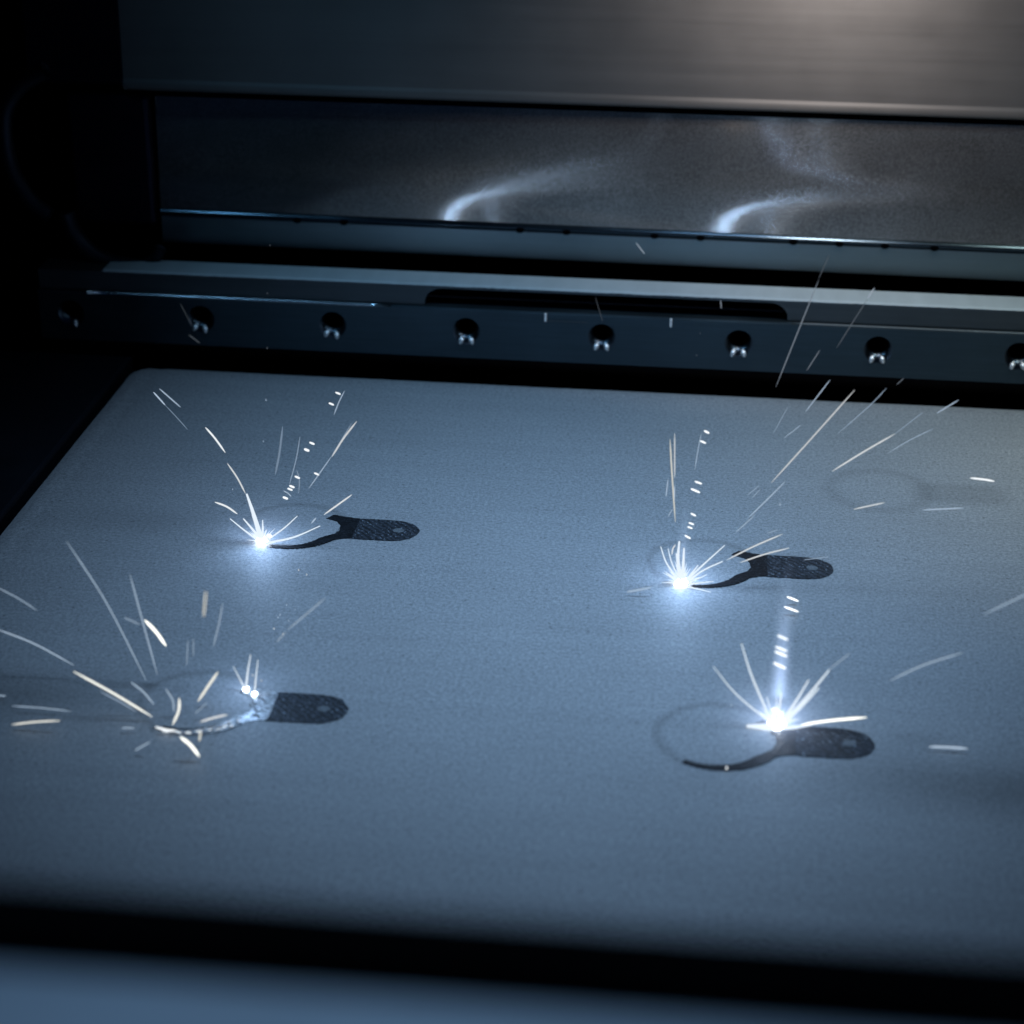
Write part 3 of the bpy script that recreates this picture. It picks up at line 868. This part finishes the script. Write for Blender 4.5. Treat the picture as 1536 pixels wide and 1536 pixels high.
SB = [
 ([(1012, 650), (1012, 683), (1012, 716)], 2.4, .6, 'w', "straight upright spark, right of the tall pair above the back right weld"),
 ([(1005, 659), (1008, 710), (1013, 783)], 3.0, .6, 'y', "longest upright spark leaning slightly, above the back right weld"),
 ([(1012, 728), (1011, 762)], 2.2, .5, 'w', "upright spark joining the longest upright one low down, back right"),
 ([(1002, 719), (999, 745)], 2.2, .45, 'w', "short upright spark on the left of the tall pair, back right"),
 ([(1009, 763), (1002, 775)], 1.6, .4, 'w', "tiny slanting spark at the left foot of the tall upright sparks"),
 ([(1052, 650), (1047, 675), (1042, 705)], 1.6, .38, 'w', "thin upright thread beside the topmost dashes, back right"),
 ([(1013, 817), (1009, 824), (1008, 832)], 2.4, .8, 'w', "small curved spark at the left of the white spike, back right"),
 ([(940, 888), (958, 885), (977, 881)], 5.0, .50, 'b', "soft pale smear lying left of the back right weld"),
 ([(1090, 840), (1130, 820), (1174, 801)], 2.6, .7, 'w', "long spark rising right over the ring, upper of two, back right"),
 ([(1110, 844), (1145, 832), (1184, 822)], 2.6, .7, 'w', "long spark crossing the dark neck, lower of two, back right"),
 ([(1205, 840), (1245, 835)], 1.4, .3, 'w', "faint thread over the top edge of the back right tab"),
 ([(1150, 800), (1167, 795)], 1.6, .3, 'w', "short faint spark just above the upper long one, back right"),
 ([(1103, 799), (1132, 773)], 1.8, .36, 'w', "faint lowest piece of the long diagonal trail, back right"),
 ([(1122, 777), (1150, 750), (1178, 722)], 2.0, .45, 'w', "middle piece of the long diagonal trail, back right"),
 ([(1157, 724), (1215, 660), (1282, 585)], 2.6, .62, 'w', "longest diagonal spark crossing the open powder towards the bar"),
 ([(1121, 743), (1139, 728)], 1.5, .28, 'w', "faint short spark left of the longest diagonal's lower end, upper one"),
 ([(1128, 747), (1141, 733)], 1.5, .25, 'w', "faint short spark left of the longest diagonal's lower end, lower one"),
 ([(1176, 657), (1202, 637)], 1.6, .32, 'w', "short faint spark left of the longest diagonal's middle"),
 ([(1208, 618), (1245, 570)], 1.8, .42, 'w', "short spark rising over the bed's rear edge, left of longest diagonal"),
 ([(1164, 580), (1200, 490), (1228, 420)], 2.0, .22, 'w', "tall thin spark rising across the nozzle bar near the fifth bright hole"),
 ([(1228, 418), (1244, 382)], 1.4, .10, 'w', "dim top piece of the tall thin spark, on the flange"),
 ([(1255, 522), (1280, 482), (1301, 449)], 1.4, .12, 'w', "dim thread crossing the bar left of the sixth hole"),
 ([(1301, 448), (1312, 432)], 2.2, .4, 'w', "short bright spark on the pale rim, upper right"),
 ([(1210, 556), (1230, 525)], 1.6, .2, 'w', "short dim spark low on the nozzle bar between two holes"),
 ([(1256, 651), (1305, 608), (1330, 582)], 1.5, .27, 'w', "faint diagonal right of the longest diagonal spark"),
 ([(1248, 707), (1295, 678), (1342, 651)], 2.6, .75, 'w', "bright diagonal spark above the ghost ring on the right"),
 ([(1342, 651), (1385, 618)], 1.3, .25, 'w', "faint end piece above the bright diagonal by the ghost ring"),
 ([(1331, 680), (1365, 660), (1400, 643)], 1.6, .32, 'w', "faint diagonal above the right half of the ghost ring"),
 ([(1405, 620), (1438, 600)], 2.0, .45, 'w', "short spark near the bed's rear edge at the far right"),
 ([(1280, 764), (1327, 754)], 2.4, .7, 'w', "bright flat spark on the lower edge of the ghost ring"),
 ([(1383, 765), (1446, 762)], 2.6, .42, 'w', "flat pale spark below the ghost part's tab"),
 ([(1455, 717), (1474, 719), (1492, 722)], 3.4, 1.1, 'w', "short very bright spark over the ghost tab at the far right"),
 ([(1160, 650), (1182, 610)], 1.3, .24, 'w', "very faint thread between upright sparks and longest diagonal"),
 ([(954, 364), (967, 381)], 2.0, .35, 'w', "small lone spark in front of the flange above the bar"),
 ([(1345, 577), (1356, 567)], 1.5, .15, 'w', "tiny dim spark in the dark gap under the sixth hole"),
 ([(1081, 450), (1082, 463)], 1.8, .25, 'w', "tiny upright spark inside the dark notch of the bar"),
 ([(893, 446), (904, 482)], 1.0, .08, 'w', "hair thin dim thread above the fourth hole"),
]
DASH_B = [([(1056, 646), (1064, 650)], 3.4, "topmost of the light dashes above the back right weld"), ([(1050, 661), (1059, 665)], 3.8, "second light dash from the top, back right"),
 ([(1042, 722), (1053, 726)], 4.0, "third light dash from the top, back right"), ([(1036, 733), (1050, 739)], 4.4, "fourth and longest light dash from the top, back right"),
 ([(1036, 770), (1044, 774)], 3.8, "fifth light dash from the top, back right"), ([(1033, 784), (1041, 787)], 3.6, "sixth light dash from the top, upper of a close pair"),
 ([(1031, 790), (1039, 793)], 3.6, "seventh light dash from the top, lower of a close pair"), ([(1027, 803), (1036, 808)], 4.0, "lowest light dash right above the white spike, back right")]
DASH_D = [([(1180, 895), (1198, 902)], 3.4, "topmost light dash in the column over the front right weld"), ([(1176, 910), (1198, 918)], 4.0, "second light dash in the column over the front right weld"),
 ([(1166, 953), (1182, 960)], 3.6, "third light dash in the column over the front right weld"), ([(1163, 970), (1181, 977)], 3.8, "fourth light dash, upper of the close pair, front right"),
 ([(1162, 977), (1181, 985)], 4.2, "fifth light dash, lower of the close pair, front right"), ([(1160, 994), (1179, 1003)], 4.6, "sixth light dash in the column over the front right weld"),
 ([(1158, 1063), (1175, 1073)], 8, "thick bright dash on top of the front right weld flash")]
SC = [
 ([(-6, 880), (28, 898), (56, 916)], 2.2, .26, 'w', "faint spark at the left picture edge above the long left trail"),
 ([(-6, 943), (52, 966), (111, 998)], 2.6, .38, 'w', "long pale spark coming in from the left picture edge, front left"),
 ([(110, 1007), (170, 1040), (228, 1075)], 4.2, 1.2, 'y', "long thick bright spark pointing at the dark tail, front left"),
 ([(150, 1037), (180, 1053), (205, 1068)], 2.0, .28, 'w', "faint line just below the long thick bright spark"),
 ([(18, 1059), (62, 1062), (107, 1067)], 2.4, .26, 'w', "faint flat spark, the upper of two at the lower left"),
 ([(18, 1087), (52, 1083), (90, 1081)], 2.8, .85, 'y', "bright flat spark, the lower of two at the lower left"),
 ([(-5, 1043), (9, 1044)], 2.6, .24, 'w', "stub of a faint spark at the left picture edge"),
 ([(100, 812), (160, 905), (219, 1020)], 2.4, .34, 'w', "longest pale spark curving down to the front left ring"),
 ([(195, 862), (212, 925), (236, 1012)], 2.8, .32, 'w', "pale steep spark right of the longest one, front left"),
 ([(186, 926), (210, 937)], 5, .20, 'b', "dim short wide smear beside the very bright thick spark"),
 ([(217, 930), (234, 948), (249, 969)], 6.0, 1.6, 'y', "very bright thick short spark upper left of the front left ring"),
 ([(307, 886), (304, 926)], 2.2, .55, 'y', "left line of an upright pair above the front left ring"),
 ([(311, 886), (307, 926)], 2.2, .50, 'y', "right line of an upright pair above the front left ring"),
 ([(334, 905), (328, 938), (320, 970)], 4.0, .24, 'w', "dim wide upright streak right of the upright pair"),
 ([(290, 958), (290, 985)], 2.6, .20, 'b', "dim upright streak, right of two above the front left ring's top"),
 ([(282, 960), (280, 998)], 2.6, .22, 'b', "dim upright streak, left of two above the front left ring's top"),
 ([(327, 1008), (313, 1028), (297, 1052)], 6.0, .85, 'y', "thick yellowish spark inside the front left ring"),
 ([(311, 1053), (301, 1063), (292, 1071)], 2.2, .24, 'w', "faint short line under the thick yellowish spark"),
 ([(196, 1023), (215, 1038), (231, 1057)], 3.2, .36, 'w', "pale curved spark at the left rim of the front left ring"),
 ([(248, 1033), (259, 1050), (261, 1068)], 3.6, .30, 'w', "dim curved arc inside the front left ring, left of the bright one"),
 ([(269, 1047), (268, 1066), (259, 1087)], 5.0, 1.1, 'y', "bright curved spark standing on the tip of the silvery tail"),
 ([(300, 1083), (320, 1077), (341, 1072)], 4.6, .75, 'w', "bright flat spark just above the silvery tail"),
 ([(270, 1105), (286, 1118), (299, 1135)], 5.6, 1.6, 'y', "very bright curved spark below the silvery tail"),
 ([(301, 1096), (299, 1112)], 5.0, .65, 'y', "short thick stub hanging under the silvery tail"),
 ([(202, 1126), (225, 1113)], 3.0, .30, 'w', "faint short slanting spark below left of the silvery tail"),
 ([(182, 1092), (202, 1092)], 3.0, .30, 'w', "faint flat dash level with the silvery tail's tip"),
 ([(488, 897), (460, 921), (431, 945)], 3.0, .27, 'w', "dim slanting streak above the silvery neck, upper piece"),
 ([(429, 948), (415, 963)], 3.0, .25, 'w', "dim slanting streak above the silvery neck, lower piece"),
 ([(236, 1091), (250, 1095), (264, 1096)], 4.5, 1.2, 'w', "white hot piece lying on the silvery tail's tip"),
]
SD = [
 ([(1202, 1087), (1245, 1081), (1300, 1076)], 5.0, 1.6, 'y', "long very bright spark pointing right from the front right weld"),
 ([(1244, 1004), (1275, 980)], 2.6, .26, 'w', "faint outer end of the front right weld's upper right ray"),
 ([(1335, 1021), (1385, 998), (1444, 979)], 4.4, .30, 'w', "long dim thick streak on the bare powder at the right"),
 ([(1475, 922), (1536, 893), (1544, 889)], 4.4, .28, 'w', "dim thick streak leaving the picture at the right edge"),
 ([(1393, 1120), (1422, 1121), (1452, 1123)], 5.0, .50, 'w', "flat pale thick streak right of the front right tab"),
]
for lst, key, g in ((SA, 'A', GA), (SB, 'B', GB), (SC, 'C', GC), (SD, 'D', GD)):
    for pts, w, b, t, lab in lst:
        spark(pts, w * (.82 if key == 'B' else .92), b, lab, t, near=YW[key] - .0004, group=g)
for i, lab in ((0, "dim thread crossing the bar's bright edge left of the first hole"),):
    spark([(270, 455), (288, 488)], 1.0, .05, lab, 'w', Y=.070, group=GA)
spark([(283, 502), (300, 515)], 1.3, .09, "small dim spark under the first bright hole", 'w', Y=.070, group=GA)
for (x, y), w, lab in DASH_A:
    spark([(x - 4, y - 1.6), (x + 4, y + 1.6)], w, 1.1, lab, 'w', near=YW['A'] - .0004, group=DA)  # window glass reflection, built as a glowing dash
for pts, w, lab in DASH_B:
    spark(pts, w, 1.2, lab, 'w', near=YW['B'] - .0004, group=DB)  # window glass reflection, built as a glowing dash
for pts, w, lab in DASH_D:
    spark(pts, w, 1.5, lab, 'w', near=YW['B'] - .0004 if pts[0][1] < 940 else YW['D'] - .0004, group=DD)  # window glass reflection, built as a glowing dash
# tiny glowing specks
SPK = [((399, 600), 3, .3, "lone faint speck high over the back left weld"), ((395, 662), 2.6, .25, "faint speck below the high one, back left"),
 ((349, 734), 2.6, .28, "faint speck left of the tall ray, back left"), ((457, 840), 2.2, .35, "top speck of three below the back left part"),
 ((448, 855), 2.8, .6, "left speck of three below the back left part"), ((460, 862), 2.8, .6, "lowest speck of three below the back left part"),
 ((411, 943), 2.8, .7, "bright speck at the left end of the speck cluster, left middle"), ((417, 926), 2.4, .5, "speck at the left of the cluster, left middle"),
 ((420, 922), 2.2, .5, "speck touching the left upper one of the cluster, left middle"), ((430, 907), 2.2, .45, "topmost speck of the cluster, left middle"),
 ((424, 951), 2.6, .6, "lowest speck of the cluster, left middle"), ((433, 931), 2.4, .5, "right speck of the cluster, left middle"),
 ((443, 914), 2.0, .35, "speck apart at the upper right of the cluster, left middle"), ((379, 1013), 3.2, .7, "speck above the gap of the front left weld pair"),
 ((392, 1021), 3.0, .6, "speck above the silvery neck's left corner"), ((1170, 757), 5.0, .35, "round soft speck alone on the powder, right of centre"),
 ((1097, 1058), 3.6, .5, "speck left of the front right weld on the ring's top edge"), ((1090, 1152), 5.5, 1.3, "bright bead on the black curved tail, front right"),
 ((1050, 500), 2, .12, "dim speck on the bar left of the fifth hole, upper"), ((1045, 533), 2, .12, "dim speck on the bar left of the fifth hole, lower"),
 ((405, 368), 2, .1, "dim speck on the flange at the left"), ((401, 440), 2, .1, "dim speck on the bar at the left"), ((401, 522), 2.2, .14, "dim speck at the bar's lower edge left of the second hole")]
for (x, y), w, b, lab in SPK:
    spark([(x - w * .22, y), (x + w * .22, y)], w, b, lab, 'w', Y=(YW['B'] if y > 560 else .06) if (x > 900 or y < 560) else None, group="tiny glowing specks", ends=.6)
